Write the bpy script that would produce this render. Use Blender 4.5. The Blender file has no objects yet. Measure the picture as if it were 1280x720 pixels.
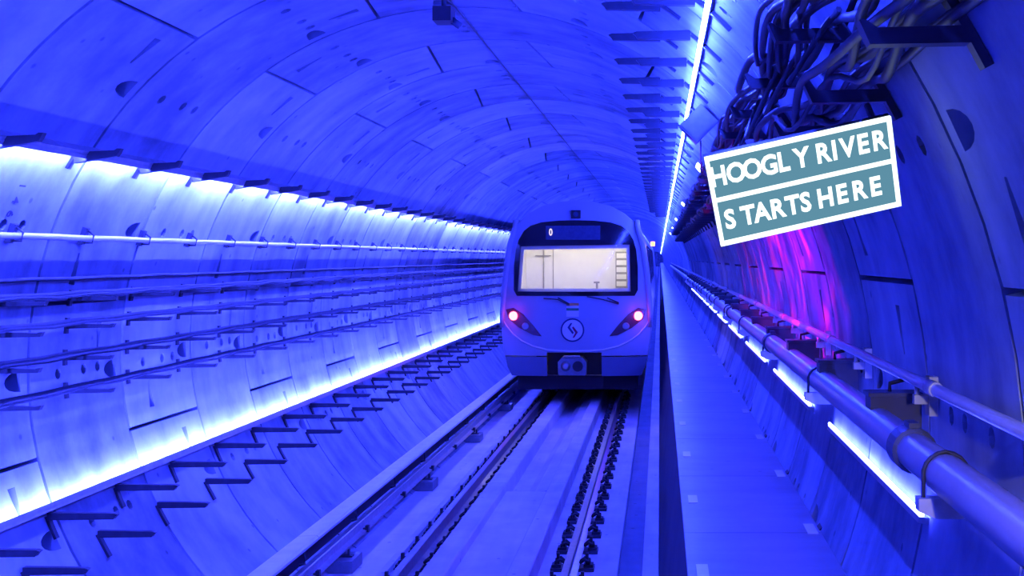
import bpy, bmesh, math, random
from mathutils import Vector, Matrix
from mathutils.geometry import delaunay_2d_cdt

# ------------------------------------------------------------------ scene, camera, light, exposure
scene = bpy.context.scene
COL = scene.collection
random.seed(7)
RAD = math.radians
R = 2.775            # inner radius of the bored tunnel (m)
ZC = 2.775           # height of the tunnel axis above the invert
CAM = (1.562, 0.0, 3.534)

cam_data = bpy.data.cameras.new('camera')
cam_data.sensor_width = 36.0
cam_data.lens = 36.0 * 1479.0 / 1280.0
cam_data.shift_x = -(825.0 - 640.0) / 1280.0
cam_data.shift_y = -(360.0 - 322.0) / 1280.0
cam_data.clip_end = 500
cam = bpy.data.objects.new('camera', cam_data)
cam.location = CAM
cam.rotation_euler = (RAD(90), 0, 0)
COL.objects.link(cam)
scene.camera = cam

world = bpy.data.worlds.new('world')
scene.world = world
world.use_nodes = True
world.node_tree.nodes['Background'].inputs[0].default_value = (0.0, 0.0, 0.0, 1)
world.node_tree.nodes['Background'].inputs[1].default_value = 0.0

vs = scene.view_settings
vs.view_transform = 'Standard'
vs.look = 'None'
vs.gamma = 1.0
vs.use_curve_mapping = False
vs.exposure = 0.0

BLUE = (0.040, 0.052, 1.0)      # colour of the blue strip lights
DEEP_BLUE = (0.022, 0.040, 1.0)  # the bluer strips on the right
LED_UPPER_LEFT = 2000.0
LED_LOWER_LEFT = 1500.0
LED_UPPER_RIGHT = 900.0
LED_LOWER_RIGHT = 200.0
scene.cycles.use_denoising = True
scene.cycles.max_bounces = 8
scene.cycles.diffuse_bounces = 4
scene.cycles.glossy_bounces = 4
scene.cycles.sample_clamp_indirect = 6.0

# ------------------------------------------------------------------ materials
MATS = {}


def nodes_of(name):
    m = bpy.data.materials.new(name)
    m.use_nodes = True
    nt = m.node_tree
    return m, nt, nt.nodes['Principled BSDF']


def plain(name, col, rough=0.6, metal=0.0, grain=0.12, scale=18.0, bump=0.0, spec=0.5):
    m, nt, b = nodes_of(name)
    tc = nt.nodes.new('ShaderNodeTexCoord')
    no = nt.nodes.new('ShaderNodeTexNoise')
    no.inputs['Scale'].default_value = scale
    no.inputs['Detail'].default_value = 5
    nt.links.new(tc.outputs['Object'], no.inputs['Vector'])
    mp = nt.nodes.new('ShaderNodeMapRange')
    mp.inputs[1].default_value = 0.3
    mp.inputs[2].default_value = 0.7
    mp.inputs[3].default_value = 1 - grain
    mp.inputs[4].default_value = 1 + grain
    nt.links.new(no.outputs[0], mp.inputs[0])
    mx = nt.nodes.new('ShaderNodeVectorMath')
    mx.operation = 'SCALE'
    mx.inputs[0].default_value = col
    nt.links.new(mp.outputs[0], mx.inputs['Scale'])
    nt.links.new(mx.outputs[0], b.inputs['Base Color'])
    b.inputs['Roughness'].default_value = rough
    b.inputs['Metallic'].default_value = metal
    b.inputs['Specular IOR Level'].default_value = spec
    if bump > 0:
        bp = nt.nodes.new('ShaderNodeBump')
        bp.inputs['Strength'].default_value = bump
        bp.inputs['Distance'].default_value = 0.01
        nt.links.new(no.outputs[0], bp.inputs['Height'])
        nt.links.new(bp.outputs[0], b.inputs['Normal'])
    MATS[name] = m
    return m


def emit(name, col, strength):
    m = bpy.data.materials.new(name)
    m.use_nodes = True
    nt = m.node_tree
    nt.nodes.clear()
    e = nt.nodes.new('ShaderNodeEmission')
    e.inputs[0].default_value = (*col, 1)
    e.inputs[1].default_value = strength
    o = nt.nodes.new('ShaderNodeOutputMaterial')
    nt.links.new(e.outputs[0], o.inputs[0])
    MATS[name] = m
    return m


def concrete(name, lo, hi, streak_axis='Z', rough=0.75, per_object=0.14, tints=(0.74, 0.86, 1.06)):
    """Cast concrete: cloudy tone, water streaks, small dark air holes, each piece with a tone of its own."""
    m, nt, b = nodes_of(name)
    N, L = nt.nodes, nt.links
    geo = N.new('ShaderNodeNewGeometry')
    n1 = N.new('ShaderNodeTexNoise')
    n1.inputs['Scale'].default_value = 1.3
    n1.inputs['Detail'].default_value = 8
    n1.inputs['Roughness'].default_value = 0.62
    L.new(geo.outputs['Position'], n1.inputs['Vector'])
    mp = N.new('ShaderNodeMapping')
    mp.inputs['Scale'].default_value = {'Z': (1.2, 3.6, 0.8), 'Y': (6.0, 0.7, 2.0), 'X': (1.2, 5.0, 2.0)}[streak_axis]
    L.new(geo.outputs['Position'], mp.inputs['Vector'])
    n2 = N.new('ShaderNodeTexNoise')
    n2.inputs['Scale'].default_value = 1.0
    n2.inputs['Detail'].default_value = 6
    L.new(mp.outputs[0], n2.inputs['Vector'])
    n3 = N.new('ShaderNodeTexVoronoi')
    n3.inputs['Scale'].default_value = 3.4
    L.new(geo.outputs['Position'], n3.inputs['Vector'])
    hole = N.new('ShaderNodeMapRange')
    hole.inputs[1].default_value = 0.045
    hole.inputs[2].default_value = 0.085
    hole.inputs[3].default_value = 0.55
    hole.inputs[4].default_value = 1.0
    L.new(n3.outputs['Distance'], hole.inputs[0])
    av = N.new('ShaderNodeMath')
    av.operation = 'MULTIPLY_ADD'
    av.inputs[1].default_value = 1.0
    L.new(n1.outputs[0], av.inputs[0])
    sc_ = N.new('ShaderNodeMath')
    sc_.operation = 'MULTIPLY_ADD'
    sc_.inputs[1].default_value = 0.55
    sc_.inputs[2].default_value = 0.225
    L.new(n2.outputs[0], sc_.inputs[0])
    L.new(sc_.outputs[0], av.inputs[2])
    oi = N.new('ShaderNodeObjectInfo')
    rnd = N.new('ShaderNodeMapRange')
    rnd.inputs[3].default_value = -per_object
    rnd.inputs[4].default_value = per_object
    L.new(oi.outputs['Random'], rnd.inputs[0])
    ad2 = N.new('ShaderNodeMath')
    ad2.operation = 'ADD'
    L.new(av.outputs[0], ad2.inputs[0])
    L.new(rnd.outputs[0], ad2.inputs[1])
    cr = N.new('ShaderNodeMapRange')
    cr.inputs[1].default_value = 0.72
    cr.inputs[2].default_value = 1.28
    cr.inputs[3].default_value = lo
    cr.inputs[4].default_value = hi
    L.new(ad2.outputs[0], cr.inputs[0])
    mu = N.new('ShaderNodeMath')
    mu.operation = 'MULTIPLY'
    L.new(cr.outputs[0], mu.inputs[0])
    L.new(hole.outputs[0], mu.inputs[1])
    cc = N.new('ShaderNodeCombineColor')
    for i, tint in enumerate(tints):        # cool grey cement unless told otherwise
        tn = N.new('ShaderNodeMath')
        tn.operation = 'MULTIPLY'
        tn.inputs[1].default_value = tint
        L.new(mu.outputs[0], tn.inputs[0])
        L.new(tn.outputs[0], cc.inputs[i])
    L.new(cc.outputs[0], b.inputs['Base Color'])
    b.inputs['Roughness'].default_value = rough
    b.inputs['Specular IOR Level'].default_value = 0.3
    bp = N.new('ShaderNodeBump')
    bp.inputs['Strength'].default_value = 0.12
    bp.inputs['Distance'].default_value = 0.02
    L.new(av.outputs[0], bp.inputs['Height'])
    L.new(bp.outputs[0], b.inputs['Normal'])
    MATS[name] = m
    return m


concrete('lining_concrete', 0.20, 0.62, 'Z', per_object=0.2)
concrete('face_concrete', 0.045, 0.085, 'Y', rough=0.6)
concrete('slab_concrete', 0.45, 0.80, 'Y', tints=(1.0, 0.98, 0.96))
concrete('plinth_concrete', 0.62, 0.98, 'Y', per_object=0.04, tints=(1.0, 0.98, 0.96))
concrete('walkway_concrete', 0.16, 0.27, 'X', rough=0.36, per_object=0.06)
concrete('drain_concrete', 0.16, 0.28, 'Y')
plain('dark_steel', (0.055, 0.06, 0.075), 0.5, 0.3)
plain('bracket_steel', (0.035, 0.037, 0.05), 0.5, 0.2)
plain('galvanised', (0.50, 0.51, 0.52), 0.38, 0.6)
plain('cable_black', (0.05, 0.05, 0.06), 0.5)
plain('cable_grey', (0.05, 0.055, 0.07), 0.8, 0, 0.1, 18, 0, 0.2)
plain('pipe_grey', (0.72, 0.72, 0.74), 0.3, 0.2, 0.05)
plain('main_pipe', (0.30, 0.28, 0.30), 0.3, 0.1, 0.06)
plain('rubber', (0.02, 0.02, 0.024), 0.6)
plain('rail_steel', (0.5, 0.5, 0.52), 0.3, 0.8)
plain('contact_steel', (0.62, 0.62, 0.62), 0.35, 0.5)
plain('cover_board', (0.92, 0.91, 0.88), 0.45, 0, 0.06, 6)
plain('box_grey', (0.20, 0.22, 0.24), 0.5)
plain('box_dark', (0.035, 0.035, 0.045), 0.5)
plain('reflector', (0.9, 0.9, 0.9), 0.2, 0.1, 0.03)
plain('train_white', (0.44, 0.47, 0.53), 0.28, 0.0, 0.03, 4)
plain('train_skirt', (0.16, 0.20, 0.28), 0.35, 0.0, 0.04, 4)
plain('ridge_white', (0.92, 0.92, 0.92), 0.25, 0, 0.02)
plain('mask_black', (0.008, 0.008, 0.012), 0.12, 0, 0.02)
plain('underframe_black', (0.01, 0.01, 0.013), 0.7)
plain('display_glass', (0.05, 0.07, 0.12), 0.1)
plain('lamp_housing', (0.10, 0.03, 0.05), 0.2, 0.1)
plain('cab_cream', (0.86, 0.84, 0.78), 0.5, 0, 0.03, 5)
plain('cab_grey', (0.30, 0.29, 0.29), 0.5)
plain('paint_green', (0.05, 0.30, 0.10), 0.5)
plain('paint_saffron', (0.80, 0.30, 0.06), 0.5)
plain('paint_white', (0.88, 0.88, 0.88), 0.5, 0, 0.02)
plain('paint_navy', (0.02, 0.03, 0.12), 0.5, 0, 0.02)
plain('paint_maroon', (0.30, 0.02, 0.06), 0.5, 0, 0.02)
plain('stencil_ink', (0.05, 0.05, 0.07), 0.7)
plain('sign_back', (0.04, 0.05, 0.06), 0.5)
emit('led_ul', BLUE, LED_UPPER_LEFT)
emit('led_ll', BLUE, LED_LOWER_LEFT)
emit('led_ur', DEEP_BLUE, LED_UPPER_RIGHT)
emit('led_lr', BLUE, LED_LOWER_RIGHT)
emit('sign_panel', (0.13, 0.33, 0.45), 0.85)
emit('sign_white', (0.86, 1.0, 0.97), 1.7)
emit('tail_red', (1.0, 0.10, 0.16), 9.0)
emit('marker_orange', (1.0, 0.36, 0.10), 5.0)
emit('digit_glow', (0.9, 0.75, 0.85), 1.2)
emit('tube_white', (0.22, 0.30, 1.0), 40.0)
emit('fill_lens', (0.85, 0.80, 1.0), 7.0)
emit('cab_tube', (1.0, 0.92, 0.84), 46.0)


def glass_mat():
    m = bpy.data.materials.new('windscreen_glass')
    m.use_nodes = True
    nt = m.node_tree
    nt.nodes.clear()
    t = nt.nodes.new('ShaderNodeBsdfTransparent')
    t.inputs[0].default_value = (0.93, 0.94, 0.95, 1)
    g = nt.nodes.new('ShaderNodeBsdfGlossy')
    g.inputs['Roughness'].default_value = 0.03
    fr = nt.nodes.new('ShaderNodeFresnel')
    fr.inputs[0].default_value = 1.4
    mx = nt.nodes.new('ShaderNodeMixShader')
    nt.links.new(fr.outputs[0], mx.inputs[0])
    nt.links.new(t.outputs[0], mx.inputs[1])
    nt.links.new(g.outputs[0], mx.inputs[2])
    o = nt.nodes.new('ShaderNodeOutputMaterial')
    nt.links.new(mx.outputs[0], o.inputs[0])
    MATS['windscreen_glass'] = m


glass_mat()


# ------------------------------------------------------------------ helpers
class MB:
    """Collects vertices and faces; build() links them as one mesh object."""

    def __init__(self):
        self.v, self.f, self.s = [], [], []

    def quadgrid(self, rows, closed=False, smooth=True, cap=False):
        base = len(self.v)
        n = len(rows[0])
        for r in rows:
            self.v += [tuple(p) for p in r]
        for i in range(len(rows) - 1):
            for j in range(n if closed else n - 1):
                a = base + i * n + j
                b = base + i * n + (j + 1) % n
                self.f.append((a, b, b + n, a + n))
                self.s.append(smooth)
        if cap:
            self.f.append(tuple(base + j for j in range(n))[::-1])
            self.f.append(tuple(base + (len(rows) - 1) * n + j for j in range(n)))
            self.s += [False, False]
        return self

    def box(self, x0, x1, y0, y1, z0, z1):
        b = len(self.v)
        self.v += [(x, y, z) for z in (z0, z1) for (x, y) in ((x0, y0), (x1, y0), (x1, y1), (x0, y1))]
        for q in ((3, 2, 1, 0), (4, 5, 6, 7), (0, 1, 5, 4), (1, 2, 6, 5), (2, 3, 7, 6), (3, 0, 4, 7)):
            self.f.append(tuple(b + i for i in q))
            self.s.append(False)
        return self

    def prism(self, poly, y0, y1):
        """poly of (x, z), extruded along y."""
        self.quadgrid([[(x, y0, z) for x, z in poly], [(x, y1, z) for x, z in poly]], closed=True, smooth=False, cap=True)
        return self

    def tube(self, pts, r, n=8, cap=True, smooth=True):
        pts = [Vector(p) for p in pts]
        rows = []
        ref = Vector((0, 0, 1))
        for i, p in enumerate(pts):
            a = pts[max(i - 1, 0)]
            c = pts[min(i + 1, len(pts) - 1)]
            t = (c - a).normalized()
            if abs(t.dot(ref)) > 0.95:
                ref = Vector((1, 0, 0)) if abs(t.x) < 0.9 else Vector((0, 1, 0))
            u = t.cross(ref).normalized()
            w = u.cross(t).normalized()
            rr = r[i] if isinstance(r, (list, tuple)) else r
            rows.append([p + (u * math.cos(k * 2 * math.pi / n) + w * math.sin(k * 2 * math.pi / n)) * rr for k in range(n)])
        self.quadgrid(rows, closed=True, smooth=smooth, cap=cap)
        return self

    def mesh(self, name, mat):
        me = bpy.data.meshes.new(name)
        me.from_pydata(self.v, [], self.f)
        me.polygons.foreach_set('use_smooth', self.s)
        me.materials.append(MATS[mat])
        bm = bmesh.new()
        bm.from_mesh(me)
        bmesh.ops.recalc_face_normals(bm, faces=bm.faces)
        bm.to_mesh(me)
        bm.free()
        me.update()
        return me

    def build(self, name, mat, parent=None):
        return link(name, self.mesh(name, mat), parent)


def link(name, data, parent=None, loc=None):
    o = bpy.data.objects.new(name, data)
    COL.objects.link(o)
    if parent is not None:
        o.parent = parent
    if loc is not None:
        o.location = loc
    return o


def tag(o, label=None, cat=None, group=None, kind=None):
    if label:
        o['label'] = label
    if cat:
        o['category'] = cat
    if group:
        o['group'] = group
    if kind:
        o['kind'] = kind
    return o


def thing(name, label, cat, loc=(0, 0, 0), group=None, kind=None):
    o = link(name, None, None, loc)
    o.empty_display_size = 0.1
    return tag(o, label, cat, group, kind)


def copy_tree(o, parent=None, dy=0.0):
    c = o.copy()
    COL.objects.link(c)
    if parent is not None:
        c.parent = parent
    c.location.y += dy
    for ch in list(o.children):
        copy_tree(ch, c)
    return c


def pol(ang, r, y=0.0):
    """A point on the tunnel cross-section: angle in degrees from the right-hand horizontal, radius r."""
    return Vector((r * math.cos(RAD(ang)), y, ZC + r * math.sin(RAD(ang))))


def circle2(cx, cy, r, n=12, ry=None):
    ry = r if ry is None else ry
    return [(cx + r * math.cos(2 * math.pi * k / n), cy + ry * math.sin(2 * math.pi * k / n)) for k in range(n)]


def cdt(outer, inner, extra):
    """Triangulate OUTER with the loops INNER cut in; returns verts, list of (tri, inner index or -1), index maps."""
    vin, faces = [], []
    def ccw(lp):
        ar = sum(lp[i][0] * lp[(i + 1) % len(lp)][1] - lp[(i + 1) % len(lp)][0] * lp[i][1] for i in range(len(lp)))
        return lp if ar > 0 else lp[::-1]
    for lp in [ccw(q) for q in [outer] + inner]:
        b = len(vin)
        vin += [Vector(p) for p in lp]
        faces.append(list(range(b, b + len(lp))))
    vin += [Vector(p) for p in extra]
    vo, eo, fo, ov, oe, of = delaunay_2d_cdt(vin, [], faces, 1, 1e-6)
    m = {}
    for k, lst in enumerate(ov):
        for i in lst:
            m[i] = k
    tris = []
    for t, src in zip(fo, of):
        if 0 not in src:
            continue
        hit = [s for s in src if s > 0]
        tris.append((t, hit[0] - 1 if hit else -1))
    loops = [[m[i] for i in f] for f in faces]
    return vo, tris, loops


def text_mesh(s, size, extrude, mat, offset=0.0, name='lettering'):
    cu = bpy.data.curves.new(name, 'FONT')
    cu.body = s
    cu.size = size
    cu.extrude = extrude
    cu.offset = offset
    cu.align_x = 'CENTER'
    cu.align_y = 'CENTER'
    cu.resolution_u = 3
    ob = bpy.data.objects.new(name, cu)
    COL.objects.link(ob)
    bpy.context.view_layer.update()
    me = bpy.data.meshes.new_from_object(ob.evaluated_get(bpy.context.evaluated_depsgraph_get()))
    bpy.data.objects.remove(ob)
    bpy.data.curves.remove(cu)
    me.materials.clear()
    me.materials.append(MATS[mat])
    # lettering stands upright in the XZ plane, read from -Y
    me.transform(Matrix.Rotation(math.pi / 2, 4, 'X'))
    return me


# ------------------------------------------------------------------ the tunnel lining: rings of precast segments
RING = 1.4
RING0 = 6.72
FIRST, LAST = -9, 38            # rings built piece by piece
Y_START, Y_END = RING0 + FIRST * RING, 400.0
EVEN = [35.5, 58.0, 125.5, 193.0, 260.5, 328.0]
ODD = [82.0, 103.4, 171.0, 238.5, 306.0, 373.5]

shell = MB()
ys = [Y_START, RING0 + (LAST + 1) * RING, Y_END]
shell.quadgrid([[pol(k * 5, R + 0.32, y) for k in range(72)] for y in ys[:2]], closed=True)
shell.quadgrid([[pol(k * 5, R, y) for k in range(72)] for y in (ys[1], 80, 110, 150, 250, Y_END)], closed=True)
wall = shell.build('wall_tunnel', 'lining_concrete')
tag(wall, 'round bored tunnel lined with rings of pale concrete segments', 'tunnel wall', kind='structure')
end = MB()
end.v = [tuple(pol(k * 10, R, Y_END)) for k in range(36)]
end.f = [tuple(range(36))]
end.s = [False]
tag(end.build('wall_far_end', 'lining_concrete'), 'distant end of the tunnel bore at the vanishing point', 'tunnel wall', kind='structure')


def in_seg(a, t0, t1, margin):
    for k in (-360, 0, 360):
        if t0 + margin < a + k < t1 - margin:
            return a + k
    return None


def segment_mesh(t0, t1, joints, others, key, s0, s1):
    g, gy = 0.014 / R * 57.3, 0.017
    A = RAD(1) * R
    n = max(3, int((t1 - t0) / 4.5))

    def edge(y, f0, f1):
        return [((f0 + (f1 - f0) * k / n) * A, y) for k in range(n + 1)]
    lo0, lo1 = t0 + g - s0, t1 - g - s1          # the joints beside the tapered key run slightly askew
    hi0, hi1 = t0 + g + s0, t1 - g + s1
    outer = edge(gy, lo0, lo1) + edge(RING - gy, hi0, hi1)[::-1]
    pockets, kinds = [], []

    def add(poly, kind, c):
        pockets.append(poly)
        kinds.append((kind, c))
    for j in joints:
        for s, yy in ((1, 1.0), (-1, 0.48)):
            a = in_seg(j + s * 2.6, t0, t1, 1.8)
            b = in_seg(j + s * 7.6, t0, t1, 2.0)
            if a is not None and b is not None and not key:
                if s > 0:
                    poly = [(a * A, yy - .045), (a * A, yy + .045), (b * A, yy + .012), (b * A, yy - .012)]
                else:
                    poly = [(a * A, yy + .045), (a * A, yy - .045), (b * A, yy - .012), (b * A, yy + .012)]
                add(poly[::-1] if s > 0 else poly[::-1], 'wedge', a * A)
            h = in_seg(j + s * 11.4, t0, t1, 3.0)
            if j == 35.5 and s < 0:
                continue
            if h is not None and (s > 0 or not key):
                c = h * A
                rr = 0.074
                poly = [(c + rr * math.cos(math.pi + math.pi * k / 8), 1.30 + .20 * math.sin(math.pi + math.pi * k / 8)) for k in range(9)]
                add(poly, 'moon', c)
    for j in others:
        for s in (1, -1):
            h = in_seg(j + s * 11.4, t0, t1, 3.0)
            if j == 35.5 and s < 0:
                continue
            if h is not None:
                if others is ODD and s < 0 and abs(((h - 92) + 180) % 360 - 180) < 2:
                    continue
                for yy in (0.40, 0.78, 1.0):
                    add(circle2(h * A, yy, 0.042, 8), 'oval', h * A)
    extra = [((t0 + (t1 - t0) * k / n) * A, yy) for k in range(1, n) for yy in (0.25, 0.62, 0.9, 1.18)
             if True]

    def inside_any(p):
        for poly in pockets:
            xs = [q[0] for q in poly]
            yy = [q[1] for q in poly]
            if min(xs) - .01 < p[0] < max(xs) + .01 and min(yy) - .01 < p[1] < max(yy) + .01:
                return True
        return False
    extra = [p for p in extra if not inside_any(p)]
    vo, tris, loops = cdt(outer, pockets, extra)
    mb = MB()

    def P3(p, r=R):
        return (r * math.cos(p[0] / R), p[1], ZC + r * math.sin(p[0] / R))
    mb.v = [P3(p) for p in vo]
    for t, h in tris:
        if h < 0:
            mb.f.append(tuple(t))
            mb.s.append(True)
    ol = [vo[i] for i in loops[0]]
    mb.quadgrid([[P3(p) for p in ol], [P3(p, R + 0.30) for p in ol]], closed=True, smooth=False)
    for lp, (kind, ref) in zip(loops[1:], kinds):
        q = [vo[i] for i in lp]
        cx = sum(p[0] for p in q) / len(q)
        cy = sum(p[1] for p in q) / len(q)
        fl = [(cx + (p[0] - cx) * .99, cy + (p[1] - cy) * .99) for p in q]
        if kind == 'wedge':
            span = max(abs(p[0] - ref) for p in fl)
            dep = [0.05 + 0.22 * (1 - abs(p[0] - ref) / span) for p in fl]
        else:
            dep = [0.27] * len(fl)
        rows = [[P3(p) for p in q], [P3(p, R + d) for p, d in zip(fl, dep)]]
        mb.quadgrid(rows, closed=True, smooth=False)
        b = len(mb.v)
        mb.v += rows[1]
        mb.f.append(tuple(range(b, b + len(fl))))
        mb.s.append(False)
    me = bpy.data.meshes.new('lining_segment')
    me.from_pydata(mb.v, [], mb.f)
    me.polygons.foreach_set('use_smooth', mb.s)
    me.materials.append(MATS['lining_concrete'])
    me.update()
    return me


ring_meshes = []
for joints, others in ((EVEN, ODD), (ODD, EVEN)):
    ms = []
    for i in range(6):
        a = joints[i]
        b = joints[(i + 1) % 6] + (360 if i == 5 else 0)
        key = (b - a) < 30
        skew = {0: -1.2, 1: 1.2}                    # joints 0 and 1 of each ring bound its key
        ms.append(segment_mesh(a, b, joints, others, key, skew.get(i, 0.0), skew.get((i + 1) % 6, 0.0)))
    ring_meshes.append(ms)
for k in range(FIRST, LAST + 1):
    for me in ring_meshes[k % 2]:
        link('lining_segment', me, wall, (0, RING0 + k * RING, 0))

# stencilled number on the left wall
st = thing('stencil_number', 'faded segment number stencilled on the left wall above the pale pipe', 'stencil')
for ch, an in (('1', 154.0), ('4', 156.1), ('6', 158.0)):
    o = link('digit', text_mesh(ch, 0.10, 0.001, 'stencil_ink', 0.001, 'digit'), st)
    p = pol(an, R - 0.004, 7.52)
    # face inwards, reading down the wall
    nrm = Vector((-math.cos(RAD(an)), 0, -math.sin(RAD(an))))
    xax = Vector((-math.sin(RAD(an)), 0, math.cos(RAD(an))))
    zax = Vector((0, 1, 0))
    yax = -nrm
    xax = yax.cross(zax).normalized()
    o.matrix_world = Matrix(((xax.x, yax.x, zax.x, p.x), (xax.y, yax.y, zax.y, p.y), (xax.z, yax.z, zax.z, p.z), (0, 0, 0, 1)))

# ------------------------------------------------------------------ track bed, drain, plinths, walkway
FL = 0.51                         # top of the track slab
RAILTOP = 0.734
Y0, Y1 = -5.0, 395.0
fl = MB()
fl.prism([(-1.60, FL), (-1.2, 0.1), (-0.6, 0.03), (0.6, 0.03), (1.15, 0.1), (1.15, FL)], Y0, Y1)
tag(fl.build('floor', 'slab_concrete'), 'pale concrete track slab under the running rails', 'track slab', kind='structure')
dr = MB()
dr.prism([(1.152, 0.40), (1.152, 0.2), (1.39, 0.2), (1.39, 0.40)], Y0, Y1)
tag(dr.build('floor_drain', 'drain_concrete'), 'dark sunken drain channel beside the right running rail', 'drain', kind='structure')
kb = MB()
kb.prism([(1.392, FL + .02), (1.392, 0.2), (1.50, 0.3), (1.545, FL + .02)], Y0, Y1)
tag(kb.build('trim_1', 'slab_concrete'), 'narrow concrete kerb between the drain and the walkway face', 'kerb', kind='structure')

WALK = ZC + 0.759 - 1.744
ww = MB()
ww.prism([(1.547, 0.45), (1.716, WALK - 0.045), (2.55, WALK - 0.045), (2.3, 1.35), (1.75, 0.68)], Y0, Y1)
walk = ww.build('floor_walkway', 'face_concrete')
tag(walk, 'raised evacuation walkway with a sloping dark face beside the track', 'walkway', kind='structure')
wp = MB()
wp.box(1.716, 2.585, 0.004, 1.946, WALK - 0.045, WALK)
wpm = wp.mesh('walkway_panel', 'walkway_concrete')
rf = MB()
rf.box(1.765, 1.832, 0, 0.26, WALK - 0.004, WALK + 0.006)
rfm = rf.mesh('marker_plate', 'reflector')
rf2 = MB()
rf2.box(2.495, 2.562, 0, 0.26, WALK - 0.004, WALK + 0.006)
rfm2 = rf2.mesh('marker_plate', 'reflector')
ft = MB()
ft.prism([(2.58, WALK), (2.645, WALK), (2.665, WALK + 0.085), (2.64, WALK + 0.09), (2.60, WALK + 0.02)], 0, 0.12)
ftm = ft.mesh('edge_cleat', 'box_dark')
k = 0
y = 6.45 - 6 * 1.95
while y < 62:
    link('walkway_panel', wpm, walk, (0, y - 0.9, 0))
    if y > 0:
        link('marker_plate', rfm, walk, (0, y, 0))
        link('marker_plate', rfm2, walk, (0, y + 1.02, 0))
        link('edge_cleat', ftm, walk, (0, y + 1.12, 0))
    y += 1.95
lw = MB()
lw.box(1.716, 2.585, y - 0.9, Y1, WALK - 0.045, WALK)
lw.build('walkway_panel', 'walkway_concrete', walk)

# concrete guard plinths between the rails
for nm, x0, x1 in (('left', -0.575, -0.345), ('right', 0.195, 0.400)):
    lab = 'pale concrete guard plinth beside the %s running rail' % nm
    t = thing('guard_plinth', lab, 'plinth', (0, 0, 0), kind='structure')
    y = 14.72 - 4 * 6.0
    while y < 60:
        m = MB()
        m.prism([(x0, FL), (x1, FL), (x1, RAILTOP - .015), (x1 - .012, RAILTOP), (x0 + .012, RAILTOP), (x0, RAILTOP - .015)], y + 0.008, y + 5.992)
        m.build('plinth_block', 'plinth_concrete', t)
        y += 6.0
tb = MB()
tb.box(-0.345, 0.195, Y0, 14.72, FL, RAILTOP - 0.11)
tag(tb.build('floor_infill', 'plinth_concrete'), 'pale concrete infill between the guard plinths in the foreground', 'infill', kind='structure')
tb = MB()
tb.prism([(-0.12, FL), (0.195, FL), (0.195, FL + 0.13), (0.0, FL + 0.10), (-0.12, FL + 0.02)], 14.74, 26)
tag(tb.build('floor_bench', 'plinth_concrete'), 'low sloping concrete bench in the trough before the train', 'infill', kind='structure')

# ------------------------------------------------------------------ running rails with fastenings
RAILPROF = [(-.07, 0), (.07, 0), (.07, .012), (.012, .03), (.010, .125), (.035, .135), (.036, .165), (.03, .172),
            (-.03, .172), (-.036, .165), (-.035, .135), (-.010, .125), (-.012, .03), (-.07, .012)]
bp = MB()
bp.box(-.21, .21, -.09, .09, 0, .035)
bpm = bp.mesh('baseplate', 'dark_steel')
cl = MB()
for s in (-1, 1):
    cl.tube([(.075, s * .02, .075), (.12, s * .05, .11), (.16, s * .055, .09), (.16, s * .02, .055)], .017, 6)
cl.box(.125, .155, -.018, .018, .03, .165)
cl.box(.11, .20, -.06, .06, .03, .062)
clm = cl.mesh('rail_clip', 'rubber')
for nm, x in (('left', -0.79), ('right', 0.716)):
    t = thing('running_rail', 'steel running rail on the %s side of the track leading under the train' % nm, 'rail', (x, 0, 0))
    m = MB()
    m.prism([(a, RAILTOP - .172 + b) for a, b in RAILPROF], Y0, Y1)
    m.build('rail', 'rail_steel', t)
    y = 4.66
    while y < 26:
        b = link('baseplate', bpm, t, (0, y, FL))
        link('rail_clip', clm, b)
        c2 = link('rail_clip', clm, b)
        c2.rotation_euler.z = math.pi
        y += 0.68
# low raised edge left of the left rail
m = MB()
m.prism([(-1.13, FL), (-1.03, FL), (-1.03, FL + .05), (-1.10, FL + .05)], Y0, 60)
tag(m.build('trim_2', 'slab_concrete'), 'low concrete step left of the left running rail', 'kerb', kind='structure')

# ------------------------------------------------------------------ third rail with its cover boards
tr = thing('third_rail', 'conductor rail under a pale cover board along the left of the track', 'third rail', (-1.62, 0, 0))
m = MB()
m.prism([(a * 0.9 + .055, .675 + b * .75) for a, b in RAILPROF], Y0, 60)
m.build('contact_rail', 'contact_steel', tr)
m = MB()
m.box(-.088, -.076, Y0, 60, .74, .99)  # dark strip standing in for the shade in the gap under the cover
m.build('gap_shade_board', 'box_dark', tr)
CT = 1.015
y = 10.7 - 4 * 4.0
cb = MB()
cb.prism([(-.09, CT - .012), (.075, CT - .004), (.085, CT - .02), (.085, CT - .035), (.095, CT - .035), (.097, CT - .012), (.08, CT + .006), (-.09, CT), (-.10, CT - .01), (-.10, CT - .12), (-.09, CT - .12)], 0.006, 3.994)
cbm = cb.mesh('cover_board', 'cover_board')
hk = MB()
hk.tube([(-.06, 0, CT - .02), (.02, 0, CT - .035), (.088, 0, CT - .05), (.088, 0, CT - .15), (.04, 0, CT - .16)], .014, 6)
hkm = hk.mesh('cover_hook', 'dark_steel')
cp = MB()
cp.box(.10, .135, -.03, .03, .665, .73)
cp.box(.075, .125, -.02, .02, .69, .705)
cpm = cp.mesh('rail_clamp', 'box_dark')
sp = MB()
sp.box(-.09, .24, -.19, .19, FL - .01, .63)
spm = sp.mesh('support_block', 'box_grey')
ins = MB()
ins.tube([(.05, 0, .63), (.05, 0, .64), (.05, 0, .65), (.05, 0, .66), (.05, 0, .678)], [.06, .075, .05, .075, .05], 10)
ins.box(.0, .20, -.04, .04, .63, .643)
ins.box(.15, .17, -.02, .02, .643, .70)
insm = ins.mesh('insulator', 'dark_steel')
while y < 60:
    link('cover_board', cbm, tr, (0, y, 0))
    y += 4.0
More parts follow.
